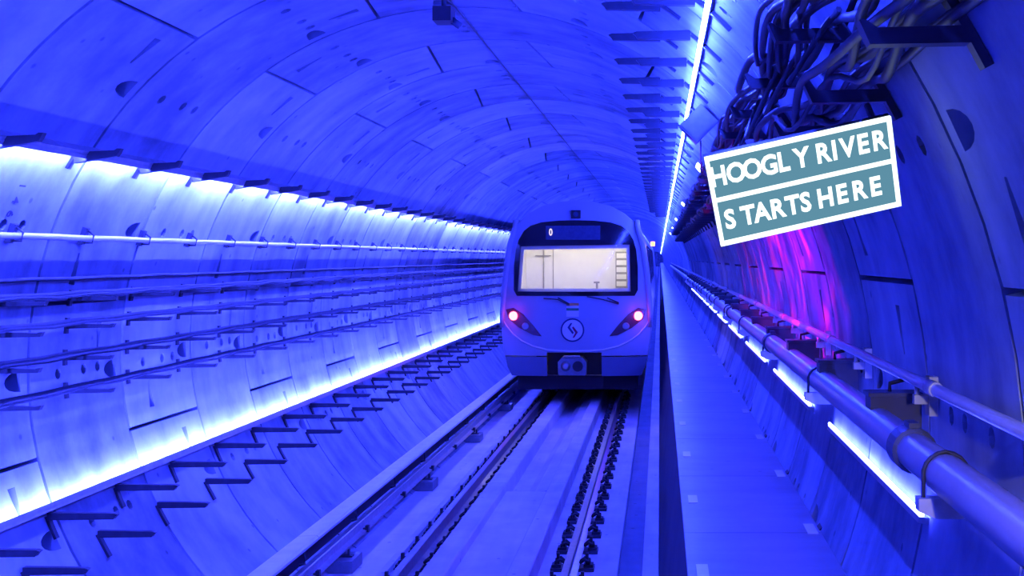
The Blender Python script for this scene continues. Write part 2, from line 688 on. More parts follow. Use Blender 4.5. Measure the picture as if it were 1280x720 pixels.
for k in range(8):
    yy = 11.5 + (k - 1) * 4.0
    s = link('support_block', spm, tr, (0, yy, 0))
    link('insulator', insm, s)
for k in range(14):
    link('cover_hook', hkm, tr, (0, 6.8 + k * 1.75, 0))
    link('rail_clamp', cpm, tr, (0, 7.05 + k * 1.78, 0))

# ------------------------------------------------------------------ strip lights
def led_strip(label, ang, mat, aim, off=0.035, y0=Y_START, y1=398.0, group=None, rad=0.010, lip=0.0):
    """A slim aluminium channel on the wall with a glowing tube on the side it aims to (degrees along the wall)."""
    t = thing('strip_light', label, 'strip light', (0, 0, 0), group)
    a = ang
    ch, di = MB(), MB()
    da = math.degrees(0.014 / R)
    s = 1 if aim > 0 else -1
    prof = [(a - da, R - 0.002), (a + da, R - 0.002), (a + da, R - off - .012), (a - da, R - off - .012)]
    if aim == 0:
        prof = [(a - da, R - 0.002), (a + da, R - 0.002), (a + da, R - off + rad + .004), (a - da, R - off + rad + .004)]
    ch.quadgrid([[pol(q, r, y) for q, r in prof] for y in (y0, y1)], closed=True, smooth=False, cap=True)
    ch.build('channel', 'galvanised', t)
    if lip:  # lip added to keep the tube's light on the adjoining wall
        li = MB()
        q0, q1 = a + s * da, a + s * (da + math.degrees(lip / R))
        prof = [(q0, R - off - .012), (q1, R - off - .012), (q1, R - off - .015), (q0, R - off - .015)]
        li.quadgrid([[pol(q, r, y) for q, r in prof] for y in (y0, y1)], closed=True, smooth=False, cap=True)
        li.build('shade_lip', 'galvanised', t)
    c = pol(a + (s * (da + math.degrees((rad + .002) / R)) if aim else 0), R - off)
    ysl = []
    y = y0
    while y < y1:
        ysl.append(y)
        y += 0.7 if y < 30 else (2.5 if y < 60 else (8 if y < 120 else 40))
    ysl.append(y1)
    di.quadgrid([[(c.x + rad * math.cos(k * math.pi / 3), y, c.z + rad * math.sin(k * math.pi / 3)) for k in range(6)] for y in ysl], closed=True, smooth=False, cap=True)
    di.build('diffuser', mat, t)
    return t


led_strip('long glowing strip light high on the left wall below the small brackets', 147.2, 'led_ul', 1, off=.075, lip=.027)
led_strip('long glowing strip light low on the left wall above the empty brackets', 200.2, 'led_ll', -1, off=.05, lip=.028)
led_strip('glowing strip light running along the ceiling on the right', 48.7, 'led_ur', 0, off=.045)
ORD = ['nearest', 'second nearest', 'third nearest', 'fourth nearest', 'fifth nearest', 'sixth nearest', 'seventh nearest', 'eighth nearest', 'ninth nearest',
       'tenth nearest', 'eleventh nearest', 'twelfth nearest', 'thirteenth nearest', 'fourteenth nearest', 'fifteenth nearest', 'sixteenth nearest',
       'seventeenth nearest', 'eighteenth nearest', 'nineteenth nearest', 'twentieth nearest']
TENS = {2: 'twenty', 3: 'thirty', 4: 'forty'}


def nth(i):
    """'nearest', 'second nearest', ... 'twenty-third nearest' for the i-th thing of a row counted from the viewer."""
    if i < 20:
        return ORD[i]
    t, u = divmod(i + 1, 10)
    if u == 0:
        return {3: 'thirtieth nearest', 4: 'fortieth nearest'}[t]
    return TENS[t] + '-' + ('first nearest' if u == 1 else ORD[u - 1])


for i in range(10):
    led_strip('%s short strip light under the thick pipe on the right wall' % nth(i), 351.7, 'led_lr', +1,
              y0=5.2 + 3.87 * i, y1=5.2 + 3.87 * i + 2.85, group='short strip lights under the thick pipe')

# ------------------------------------------------------------------ brackets on the lining
def bracket(name, label, cat, group, ang, plate_to, arm, side, lift=0.02, root=0.075, tip=0.04, mat='bracket_steel', width=0.045, hook=1.3):
    """Wall plate following the lining from ANG to PLATE_TO and a tapered arm of length ARM going inwards (side +1 = to the right)."""
    t = thing(name, label, cat, (0, 0, 0), group)
    m = MB()
    n = 4
    for w in (0,):
        rows = []
        for k in range(n + 1):
            q = ang + (plate_to - ang) * k / n
            rows.append([pol(q, R - .003, -width / 2), pol(q, R - .003, width / 2), pol(q, R - .022, width / 2), pol(q, R - .022, -width / 2)])
        m.quadgrid(rows, closed=True, smooth=False, cap=True)
    m.build('wall_plate', mat, t)
    p = pol(ang, R - .02)
    x0, z0 = p.x, p.z
    x1 = x0 + side * arm
    a = MB()
    poly = [(x0, z0 - root / 2), (x1 - side * .015, z0 + lift - tip / 2), (x1, z0 + lift), (x1 + side * .015, z0 + lift + tip * hook), (x1 - side * .01, z0 + lift + tip * max(hook, .5)),
            (x1 - side * .03, z0 + lift + tip / 2), (x0, z0 + root / 2)]
    a.prism(poly, -width / 2, width / 2)
    a.build('arm', mat, t)
    return t


def row(proto, ys_):
    out = []
    for i, y in enumerate(ys_):
        o = proto if i == 0 else copy_tree(proto)
        o.location.y = y
        out.append(o)
    lab = proto['label']
    for i, o in enumerate(out):
        o['label'] = nth(i) + ' ' + lab
    return out


def frange(a, b, s):
    out = []
    while a < b:
        out.append(a)
        a += s
    return out


row(bracket('wall_bracket', 'small bracket above the high strip light on the left wall', 'bracket',
            'brackets along the upper left strip light', 148.8, 150.6, .30, 1, lift=.03, hook=.8), frange(6.93, 36, 1.0))
row(bracket('wall_bracket', 'long bracket directly below the low strip light on the left wall', 'bracket',
            'upper row of empty brackets low on the left', 201.0, 204.4, .46, 1, lift=.0, root=.05, tip=.04, hook=.3), frange(7.0, 36, 1.0))
row(bracket('wall_bracket', 'short bracket in the lowest row on the left wall', 'bracket',
            'lower row of empty brackets low on the left', 206.4, 210.2, .40, 1, lift=.0, root=.05, tip=.04, hook=.3), frange(7.5, 36, 1.0))
row(bracket('ceiling_bracket', 'ceiling bracket reaching out beside the right ceiling strip light', 'bracket',
            'ceiling brackets beside the right strip light', 50.6, 45.5, .34, -1, lift=.0, root=.06, tip=.045, hook=.3), frange(6.3, 40, 1.0))
row(bracket('ceiling_bracket', 'ceiling bracket in the row closer to the crown', 'bracket',
            'ceiling brackets nearest the crown', 55.4, 52.5, .34, -1, lift=.0, root=.06, tip=.045, hook=.3), frange(7.1, 40, 1.0))

# left cable brackets: curved post with four arms
pb = thing('cable_bracket', 'set of four cable arms on the left wall', 'bracket', (0, 0, 0), 'cable posts on the left wall')
ARMS = [170.2, 174.4, 179.2, 184.2]
for q in ARMS:
    p = pol(q, R - .02)
    a = MB()
    a.prism([(p.x, p.z - .026), (p.x + .33, p.z - .018), (p.x + .345, p.z + .012), (p.x + .33, p.z + .012), (p.x + .31, p.z + .006), (p.x, p.z + .012)], -.02, .02)
    ar = a.build('arm', 'bracket_steel', pb)
    m = MB()
    rows = []
    for k in range(3):
        qq = q - 1.1 + 2.4 * k / 2
        rows.append([pol(qq, R - .003, -.02), pol(qq, R - .003, .02), pol(qq, R - .022, .02), pol(qq, R - .022, -.02)])
    m.quadgrid(rows, closed=True, smooth=False, cap=True)
    m.build('foot_plate', 'bracket_steel', ar)
row(pb, frange(7.6, 36, 1.0))


def wall_run(q, r, y0, y1, rad, sag, step, mat, name, label, cat, group=None, dx=0.0, dz=0.0, jitter=0.0, n=8):
    pts = []
    y = y0
    k = 0
    while y < y1:
        for f in ((0, .5) if y < 40 else (0,)):
            p = pol(q, r, y + f * step)
            p.x += dx + random.uniform(-jitter, jitter)
            p.z += dz - (sag if f else 0) + random.uniform(-jitter, jitter)
            pts.append(p)
        y += step if y < 40 else 8.0
    o = MB().tube(pts, rad, n).build(name, mat)
    return tag(o, label, cat, group)


wall_run(160.6, R - .06, -5, 100, .021, 0.004, 1.0, 'pipe_grey', 'conduit_pipe', 'pale straight conduit pipe, topmost of the runs on the left wall', 'pipe')
wall_run(167.0, R - .05, -5, 100, .015, 0.006, 1.0, 'cable_grey', 'cable', 'thin cable between the pale conduit and the cable arms on the left wall', 'cable')
for q, tag_ in zip(ARMS, ('top', 'second', 'third', 'lowest')):
    wall_run(q, R, 0.6, 100, .019, .006, 1.0, 'cable_grey', 'cable', 'heavy cable lying on the %s row of arms on the left wall' % tag_, 'cable', None, dx=.10, dz=.032, jitter=.002)
    wall_run(q, R, 0.6, 100, .011, .012, 1.0, 'cable_grey', 'cable', 'thin dark cable sagging on the %s row of arms on the left wall' % tag_, 'cable', None, dx=.17, dz=.024, jitter=.003)
# clips holding the conduit
cc = thing('pipe_clip', 'clip holding the pale conduit on the left wall', 'clip', (0, 0, 0), 'conduit clips on the left wall')
m = MB()
rows = []
for k in range(3):
    q = 159.3 + 1.3 * k
    rows.append([pol(q, R - .003, -.035), pol(q, R - .003, .05), pol(q, R - .035, .02), pol(q, R - .035, -.02)])
m.quadgrid(rows, closed=True, smooth=False, cap=True)
m.build('clip_plate', 'dark_steel', cc)
m = MB()
m.tube([pol(159.6, R - .03, 0), pol(160.0, R - .085, 0), pol(161.2, R - .09, 0), pol(161.6, R - .03, 0)], .008, 6)
m.build('clip_loop', 'dark_steel', cc)
row(cc, frange(7.6, 34, 0.95))
# thin wire along the crown
wall_run(91.5, R - .012, -5, 60, .007, 0, 2.8, 'cable_black', 'cable', 'thin dark wire running along the crown of the tunnel', 'cable')

# ------------------------------------------------------------------ right wall: big pipe, handrail, boxes, lower supports
PX, PZ, PR = 2.557, ZC + .003, .073
mp_ = thing('water_main', 'thick dark pipe on brackets along the right wall above the walkway', 'pipe', (PX, 0, PZ))
m = MB()
m.tube([(0, y, 0) for y in (-5, 0, 4, 8, 12, 20, 40, 70, 110)], PR, 20)
m.build('pipe_run', 'main_pipe', mp_)
co = MB()
co.tube([(0, y, 0) for y in (-.07, -.065, -.02, .02, .065, .07)], [PR + .003, PR + .016, PR + .016, PR + .016, PR + .016, PR + .003], 20, smooth=False)
co.box(-.02, .02, -.05, .05, PR + .01, PR + .035)
com = co.mesh('coupling', 'dark_steel')
for y in frange(4.68 - 5.8, 45, 5.8):
    link('coupling', com, mp_, (0, y, 0))
sb = thing('pipe_support', 'steel bracket with clamp carrying the thick pipe on the right wall', 'bracket', (0, 0, 0), 'supports of the thick pipe')
m = MB()
m.prism([(PX - .10, PZ - PR - .005), (PX + .19, PZ - PR - .005), (PX + .19, PZ - PR - .075), (PX - .04, PZ - PR - .075), (PX - .10, PZ - PR - .05)], -.03, .03)
m.build('arm', 'galvanised', sb)
m = MB()
m.tube([(PX + (PR + .006) * math.cos(RAD(a)), 0, PZ + (PR + .006) * math.sin(RAD(a))) for a in range(-10, 191, 20)] + [(PX - PR - .006, 0, PZ - PR - .03)], .008, 6)
m.tube([(PX + PR + .006, 0, PZ), (PX + PR + .006, 0, PZ - PR - .03)], .008, 6)
m.build('clamp', 'rubber', sb)
m = MB()
m.box(2.715, 2.765, -.03, .03, PZ - .17, PZ - .05)
m.build('wall_plate', 'dark_steel', sb)
row(sb, frange(4.12, 44, 3.2))

hr = thing('handrail', 'thin pale tube handrail along the right wall above the thick pipe', 'handrail', (2.68, 0, ZC + .223))
m = MB()
m.tube([(0, y, 0) for y in (-5, 0, 5, 10, 20, 40, 80, 120)], .025, 12)
m.build('tube', 'pipe_grey', hr)
m = MB()
m.tube([(0, -.06, 0), (0, .06, 0)], .031, 12)
slm = m.mesh('sleeve', 'galvanised')
m = MB()
m.box(-.015, .075, -.02, .02, -.10, -.06)
m.tube([(0, 0, -.025), (0, 0, -.08)], .012, 6)
m.box(.045, .085, -.04, .04, -.15, .02)
hbm = m.mesh('rail_bracket', 'galvanised')
for y in frange(3.55, 46, 1.6):
    link('rail_bracket', hbm, hr, (0, y, 0))
for y in frange(4.85, 46, 2.9):
    link('sleeve', slm, hr, (0, y, 0))

jb = thing('wall_box', 'dark box on the right wall between the handrail and the thick pipe', 'box', (0, 0, 0), 'dark boxes behind the thick pipe')
m = MB()
m.box(2.52, 2.752, -.07, .07, ZC - .06, ZC + .125)
m.build('housing', 'box_dark', jb)
m = MB()
m.box(2.51, 2.756, -.078, .078, ZC + .127, ZC + .143)
m.build('lid', 'dark_steel', jb)
m = MB()
m.tube([(2.62, 0, ZC + .143), (2.62, 0, ZC + .18), (2.70, 0, ZC + .20)], .01, 6)
m.build('cable_gland', 'rubber', jb)
row(jb, frange(5.45, 42, 1.72))

# ------------------------------------------------------------------ right upper cable bundle
rb = thing('cable_bracket', 'two-tier bracket holding the tangled cables on the upper right wall', 'bracket', (0, 0, 0), 'brackets of the tangled cables')
for q, ln in ((35.2, .26), (29.6, .27)):
    p = pol(q, R - .02)
    a = MB()
    a.prism([(p.x, p.z - .025), (p.x - ln, p.z - .03), (p.x - ln - .03, p.z + .035), (p.x - ln - .018, p.z + .04), (p.x - ln + .02, p.z + .015), (p.x, p.z + .022)], -.03, .03)
    a.build('arm', 'bracket_steel', rb)
m = MB()
rows = []
for k in range(6):
    q = 27.5 + 9.5 * k / 5
    rows.append([pol(q, R - .003, -.025), pol(q, R - .003, .025), pol(q, R - .03, .025), pol(q, R - .03, -.025)])
m.quadgrid(rows, closed=True, smooth=False, cap=True)
m.build('post', 'bracket_steel', rb)
row(rb, frange(3.2, 44, 1.2))
for i in range(22):
    q = 35.2 if i < 13 else 29.6
    p0 = pol(q, R - .02)
    ox = -random.uniform(.03, .25)
    rad = random.choice((.011, .013, .016, .02))
    pts = []
    y = 0.8
    ph = random.uniform(0, 6)
    lowest = 0
    k1, k2, k3 = (random.uniform(0, 6) for _ in range(3))
    while y < 46:
        near = max(0.0, 1 - abs(y - 5.2) / 3.2)
        sag = (.02 + .05 * near * (1 + math.sin(y * .9 + k1))) * math.sin((y - 3.2) / 1.2 * math.pi) ** 2
        x = p0.x + ox + (.03 + .05 * near) * math.sin(y * 1.7 + k2)
        z = p0.z + .035 + rad + .02 * math.sin(y * 2.3 + k3) ** 2 - sag + (i % 3) * .02
        lim = math.hypot(x, z - ZC) / (R - .035)
        if lim > 1:
            x, z = x / lim, ZC + (z - ZC) / lim
        pts.append((x, y, z))
        y += .15 if y < 12 else .6
    o = MB().tube(pts, rad, 6).build('cable', 'cable_black')
    tag(o, 'dark cable among the tangled cables on the %s bracket tier of the right wall' % ('upper' if i < 13 else 'lower'), 'cable', 'tangled cables on the %s tier of the right wall' % ('upper' if i < 13 else 'lower'))
# loose loops hanging out of the bundle
for i in range(6):
    yc = 4.2 + .62 * i
    p0 = pol(33.5, R - .02)
    pts = []
    for k in range(13):
        f = k / 12
        pts.append((p0.x - .10 - .12 * math.sin(f * math.pi) - .04 * (i % 3), yc + 1.0 * f,
                    p0.z + .12 - (.18 + .05 * (i % 3)) * math.sin(f * math.pi) ** 1.2))
    o = MB().tube(pts, .012, 6).build('cable_loop', 'cable_grey' if i % 3 == 0 else 'cable_black')
    tag(o, nth(i) + ' slack cable loop hanging from the tangled cables on the upper right wall', 'cable', 'slack cable loops on the upper right wall')

# speaker-like box beside the ceiling strip light
sbx = thing('junction_box', 'blue-grey box fixed askew beside the right ceiling strip light', 'box')
p = pol(44.6, R - .14, 9.7)
m = MB()
m.box(-.10, .10, -.09, .09, -.125, .125)
bx = m.build('housing', 'box_grey', sbx)
m = MB()
m.box(-.085, .085, -.1, -.09, -.11, .11)
fr = m.build('cover', 'box_grey', sbx)
for o in (bx, fr):
    o.rotation_euler = (0, RAD(45), 0)
sbx.location = p
m = MB()
m.tube([(0.02, 0, -.13), (.02, 0, -.3), (.05, 0, -.42)], .006, 6)
m.build('wire', 'cable_black', sbx)

# tunnel lamps on the right
def tunnel_lamp(y, label, mat='tube_white', ang=41.7):
    t = thing('tunnel_lamp', label, 'lamp', (0, y, 0), 'white tunnel lamps on the right')
    p = pol(ang, R - .05)
    c = MB()
    c.box(-.05, .05, -.30, .30, -.03, .03)
    h = c.build('housing', 'box_grey', t)
    d = MB()
    d.box(-.04, .04, -.28, .28, -.045, -.031)
    e = d.build('diffuser', mat, t)
    for o in (h, e):
        o.location = p
        o.rotation_euler = (0, RAD(90 - ang), 0)
    return t


for i, y in enumerate((13.5, 22.8, 32.1, 41.4, 50.7)):
    tunnel_lamp(y, '%s white tunnel lamp on the upper right wall beyond the sign' % nth(i))
# unseen white fill light added to whiten the near end of the pipe and handrail
fl_ = thing('fill_light', 'small white fill light added out of view by the right wall', 'lamp', (2.36, 1.3, ZC + .62))
m = MB()
m.box(-.06, .06, -.05, .03, -.04, .04)
m.build('housing', 'box_grey', fl_)
m = MB()
m.tube([(.05, -.01, 0), (.34, -.01, .02)], .012, 6)
m.build('mounting_arm', 'dark_steel', fl_)
m = MB()
m.box(-.05, .05, .03, .036, -.03, .03)
m.build('lens', 'fill_lens', fl_)
fd = bpy.data.lights.new('fill_beam', 'SPOT')
fd.energy = 150
fd.color = (1.0, .86, .95)
fd.spot_size = RAD(26)
fd.spot_blend = .9
fd.shadow_soft_size = .03
fo_ = link('fill_beam', fd, fl_, (0, .06, 0))
fo_.rotation_euler = (Vector((2.62, 3.5, ZC + .06)) - Vector((2.36, 1.36, ZC + .62))).to_track_quat('-Z', 'Y').to_euler()

# ------------------------------------------------------------------ the lit sign
SW, SH = .652, .334
sg = thing('hanging_sign', 'tilted lit teal sign reading HOOGLY RIVER STARTS HERE on the right', 'sign', (2.061, 4.1, ZC + 1.0234))
rv = Vector((0.41828537, -0.21309041, 0.07349302))
sg.rotation_mode = 'QUATERNION'
sg.rotation_quaternion = Matrix.Rotation(rv.length, 3, rv.normalized()).to_quaternion()
m = MB()
m.box(-SW / 2, SW / 2, .004, .03, -SH / 2, SH / 2)
m.build('back_box', 'sign_back', sg)
m = MB()
m.box(-SW / 2 + .012, SW / 2 - .012, -.001, .004, -SH / 2 + .012, SH / 2 - .012)
m.build('panel', 'sign_panel', sg)
for x0, x1, z0, z1 in ((-SW / 2, SW / 2, SH / 2 - .014, SH / 2), (-SW / 2, SW / 2, -SH / 2, -SH / 2 + .014),
                       (-SW / 2, -SW / 2 + .014, -SH / 2 + .014, SH / 2 - .014), (SW / 2 - .014, SW / 2, -SH / 2 + .014, SH / 2 - .014),
                       (-SW / 2 + .014, SW / 2 - .014, -.001, .011)):
    m = MB()
    m.box(x0, x1, -.014, .002, z0, z1)
    m.build('frame_bar', 'sign_white', sg)
L1 = [('H', .055), ('O', .150), ('O', .238), ('G', .33), ('L', .405), ('Y', .505), ('R', .62), ('I', .683), ('V', .755), ('E', .838), ('R', .925)]
L2 = [('S', .075), ('T', .175), ('A', .25), ('R', .335), ('T', .42), ('S', .49), ('H', .60), ('E', .69), ('R', .785), ('E', .875)]
for line, zc in ((L1, SH * .25 + .002), (L2, -SH * .25 + .004)):
    for ch, f in line:
        o = link('letter', text_mesh(ch, .098, 0.002, 'sign_white', .0028, 'letter'), sg)
        o.scale.x = .84
        o.location = ((f - .5) * SW, -.004, zc)
# mounting stays to the wall
for x, z in ((SW / 2 - .05, SH / 2 - .03), (SW / 2 - .05, -SH / 2 + .08)):
    m = MB()
    m.tube([(x, .02, z), (x + .02, .18, z + .02)], .012, 6)
    m.build('mounting_stay', 'dark_steel', sg)

# projector at the crown that throws the coloured pattern on the right wall
pj = thing('projector', 'small black projector fixed at the crown of the tunnel', 'projector', (-.10, 9.1, ZC + R - .16))
m = MB()
m.box(-.07, .07, -.10, .10, -.05, .06)
m.build('housing', 'box_dark', pj)
m = MB()
m.tube([(0, 0, .06), (0, 0, .155)], .02, 8)
m.build('mount', 'dark_steel', pj)
m = MB()
m.tube([(.05, .02, -.02), (.12, .03, -.07)], .028, 12)
m.build('lens', 'display_glass', pj)
sd = bpy.data.lights.new('projector_beam', 'SPOT')
sd.energy = 2600
sd.spot_size = RAD(130)
sd.spot_blend = 0.2
sd.shadow_soft_size = 0.01
sd.use_nodes = True
nt = sd.node_tree
N, L = nt.nodes, nt.links
em = N['Emission']


def nmath(op, a, b=None, c=None):
    n = N.new('ShaderNodeMath')
    n.operation = op
    for i, q in enumerate((a, b, c)):
        if q is None:
            continue
        if isinstance(q, (int, float)):
            n.inputs[i].default_value = q
        else:
            L.new(q, n.inputs[i])
    return n.outputs[0]


# the slide in the projector: a wide, low picture of streaks and spots in magenta and red
tc = N.new('ShaderNodeNewGeometry')
sx = N.new('ShaderNodeSeparateXYZ')
L.new(tc.outputs['Incoming'], sx.inputs[0])
u_ = nmath('SUBTRACT', nmath('DIVIDE', sx.outputs[1], sx.outputs[0]), 1.1)
v_ = nmath('ADD', nmath('DIVIDE', sx.outputs[2], sx.outputs[0]), .74)


def window(val, half, soft):
    a = nmath('ABSOLUTE', val)
    b = nmath('SUBTRACT', half, a)
    c = nmath('DIVIDE', b, soft)
    n = N.new('ShaderNodeClamp')
    L.new(c, n.inputs[0])
    return n.outputs[0]


msk = nmath('MULTIPLY', window(u_, 2.1, .5), window(v_, .30, .14))
cb_ = N.new('ShaderNodeCombineXYZ')
L.new(nmath('MULTIPLY', u_, 3.2), cb_.inputs[0])
L.new(nmath('MULTIPLY', v_, 2.6), cb_.inputs[1])
nz = N.new('ShaderNodeTexNoise')
nz.inputs['Scale'].default_value = 1.5
nz.inputs['Detail'].default_value = 4
nz.inputs['Distortion'].default_value = 1.0
L.new(cb_.outputs[0], nz.inputs['Vector'])
rp = N.new('ShaderNodeValToRGB')
rp.color_ramp.elements[0].position = .40
rp.color_ramp.elements[0].color = (.05, 0, .14, 1)
rp.color_ramp.elements[1].position = .68
rp.color_ramp.elements[1].color = (1, .01, .16, 1)
e2 = rp.color_ramp.elements.new(.53)
e2.color = (.20, 0, .4, 1)
L.new(nz.outputs[0], rp.inputs[0])
L.new(rp.outputs[0], em.inputs['Color'])
L.new(msk, em.inputs['Strength'])
so = link('projector_beam', sd, pj, (.13, .03, -.075))
tgt = Vector((2.70, 11.6, ZC + .45))
src = Vector((-.10 + .13, 9.13, ZC + R - .235))
so.rotation_euler = (tgt - src).to_track_quat('-Z', 'Y').to_euler()

# ------------------------------------------------------------------ the train
YF = 22.4
PXM = 0.005468
TX = -0.04


def tz(p):
    return 4.776 - PXM * p


def yfront(x, z):
    u = abs(x) / 1.44
    return 0.16 * u ** 2 + 0.10 * u ** 6 + 0.22 * max(0.0, (z - 2.75) / 1.87) ** 2 + 0.10 * max(0.0, (1.9 - z) / .6) ** 2


train = thing('metro_train', 'white metro train with red tail lights standing on the track', 'train', (TX, YF, 0))
HALF = [(0, 28), (60, 32), (120, 46), (168, 72), (203, 102), (223, 138), (233, 185), (243, 260), (252, 340), (260, 420), (263, 455),
        (262, 500), (257, 545), (252, 568)]
LOW = [(252, 572), (243, 610), (228, 640)]


def sym(h):
    r = [(x * PXM, tz(y)) for x, y in h]
    l = [(-x, z) for x, z in r[::-1] if x > 1e-9]
    return r + l if h[0][0] == 0 else r + l


def shell_sheet(outer, holes, step, off, thick, name, mat, parent, smooth=True):
    xs = [p[0] for p in outer]
    zs = [p[1] for p in outer]
    extra = []
    x = min(xs) + step * .5
    while x < max(xs):
        z = min(zs) + step * .5
        while z < max(zs):
            extra.append((x, z))
            z += step
        x += step

    def dens(lp):
        out = []
        for i in range(len(lp)):
            a, b = Vector(lp[i]), Vector(lp[(i + 1) % len(lp)])
            n = max(1, int((b - a).length / step))
            out += [tuple(a + (b - a) * k / n) for k in range(n)]
        return out
    vo, tris, loops = cdt(dens(outer), [dens(h) for h in holes], extra)
    mb = MB()
    F = [(p[0], yfront(p[0], p[1]) + off, p[1]) for p in vo]
    mb.v = list(F)
    for t, h in tris:
        if h < 0:
            mb.f.append(tuple(t))
            mb.s.append(smooth)
    for lp in loops:
        q = [F[i] for i in lp]
        mb.quadgrid([q, [(a, b + thick, c) for a, b, c in q]], closed=True, smooth=False)
    return mb.build(name, mat, parent)


WIN = [(190, 182), (194, 345), (-205, 345), (-195, 188)]
win = [(x * PXM, tz(y)) for x, y in WIN]
CPL = [(-100, 552), (90, 552), (90, 569), (-100, 569)]
full = sym(HALF)
front_out = [(x * .985, z) for x, z in full]
cpl_hole = [(-100 * PXM, tz(569.9)), (-100 * PXM, tz(556)), (90 * PXM, tz(556)), (90 * PXM, tz(569.9))]
# the coupler opening bites into the lower edge of the front shell
fo = sym(HALF)
fo = [(x * .985, z) for x, z in fo]
half_n = len(HALF)
fo = fo[:half_n] + [(90 * PXM, tz(568)), (90 * PXM, tz(556)), (-100 * PXM, tz(556)), (-100 * PXM, tz(568))] + fo[half_n:]
shell_sheet(fo, [win], .11, 0, .05, 'front_shell', 'train_white', train)
for s, x0 in ((1, 90), (-1, 100)):
    poly = [(s * x0 * PXM, tz(572)), (s * x0 * PXM, tz(640)), (s * 226 * PXM, tz(640)), (s * 241 * PXM, tz(610)), (s * 249 * PXM, tz(572))]
    shell_sheet(poly, [], .11, .012, .05, 'skirt', 'train_skirt', train)
# body sides and roof swept back
b = MB()
sec = sym(HALF + LOW)
ends = [[(x * .985, yfront(x * .985, z) + .0, z) for x, z in sec], [(x * .997, yfront(x, z) + .05, z) for x, z in sec], [(x, yfront(x, z) + .12, z) for x, z in sec]]
for yy in (1.2, 22, 44):
    ends.append([(x, yy, z) for x, z in sec])
b.quadgrid(ends, closed=True)
b.build('car_body', 'train_white', train)
# side windows and doors (both flanks)
for s in (-1, 1):
    for k in range(6):
        xx = 1.40
        m = MB()
        m.prism([(s * 1.325, tz(180)), (s * 1.39, tz(345)), (s * 1.375, tz(345)), (s * 1.30, tz(180))], 3.4 + k * 3.2, 5.0 + k * 3.2)
        m.build('side_window', 'mask_black', train)
# black mask around the windscreen with arched top
MH = [(0, 97), (60, 98), (120, 104), (158, 116), (182, 134), (200, 165), (210, 200), (216, 260), (216, 340), (205, 360)]
shell_sheet(sym(MH), [[(x * .985, z - .0) for x, z in win]], .11, -.012, .03, 'front_mask', 'mask_black', train)
shell_sheet([(x * 1.0, z) for x, z in win], [], .2, .012, .006, 'windscreen', 'windscreen_glass', train)
# bright frame just inside the windscreen
wfr = [(x * .93, 3.29 + (z - 3.29) * .86) for x, z in win]
shell_sheet([(x * 1.02, z) for x, z in win], [wfr], .2, .03, .05, 'windscreen_frame', 'cab_cream', train)
# cab interior
cab = MB()
zb, zt = tz(372), tz(160)
cab.box(-1.12, 1.12, 1.70, 1.74, zb - .6, zt + .1)
cab.build('cab_wall', 'cab_cream', train)
m = MB()
m.box(-1.12, 1.12, .30, 1.72, zt + .06, zt + .10)
m.build('cab_ceiling', 'cab_cream', train)
for s in (-1, 1):
    m = MB()
    m.box(s * 1.14 - .02, s * 1.14 + .02, .30, 1.72, zb - .6, zt + .1)
    m.build('cab_side', 'cab_cream', train)
m = MB()
m.box(-1.10, 1.10, .24, .75, zb - .1, tz(352))
m.build('console', 'cab_cream', train)
m = MB()
m.box(-.78, -.755, 1.66, 1.70, zb - .6, zt + .02)
m.box(-.93, -.62, 1.64, 1.70, tz(222), tz(218))
m.box(-.58, -.565, 1.67, 1.70, zb - .6, zt + .02)
m.build('cab_door_post', 'cab_grey', train)
cabp = MB()
cabp.box(.70, .94, 1.60, 1.70, tz(340), tz(205))
eq = cabp.build('equipment_panel', 'cab_grey', train)
for k in range(5):
    m = MB()
    m.box(.72, .92, 1.585, 1.60, tz(333 - k * 26), tz(315 - k * 26))
    m.build('panel_shelf', 'cab_cream', eq)
m = MB()
m.box(.36, .40, .5, .54, tz(352), tz(318))
m.box(.32, .43, .5, .56, tz(318), tz(312))
m.build('cab_lever', 'cab_grey', train)
m = MB()
for x in (-.55, .55):
    m.box(x - .4, x + .4, .7, .78, zt + .03, zt + .058)
m.build('cab_lamp', 'cab_tube', train)
# destination display and its digit
dsp = shell_sheet([(-105 * PXM, tz(165)), (85 * PXM, tz(165)), (85 * PXM, tz(116)), (-105 * PXM, tz(116))], [], .2, -.016, .01, 'destination_display', 'display_glass', train)
o = link('digit', text_mesh('0', .19, .003, 'digit_glow', .004, 'digit'), dsp)
o.scale = (.72, 1, 1)
o.location = (-87 * PXM, yfront(-87 * PXM, tz(140)) - .022, tz(140))
# roof lamp
m = MB()
m.box(-.09, .09, yfront(0, tz(76)) - .05, yfront(0, tz(76)) + .06, tz(91), tz(62))
rl = m.build('roof_lamp', 'underframe_black', train)
m = MB()
m.tube([(0, yfront(0, tz(76)) - .06, tz(76)), (0, yfront(0, tz(76)) - .045, tz(76))], .05, 12)
m.build('lamp_lens', 'display_glass', rl)
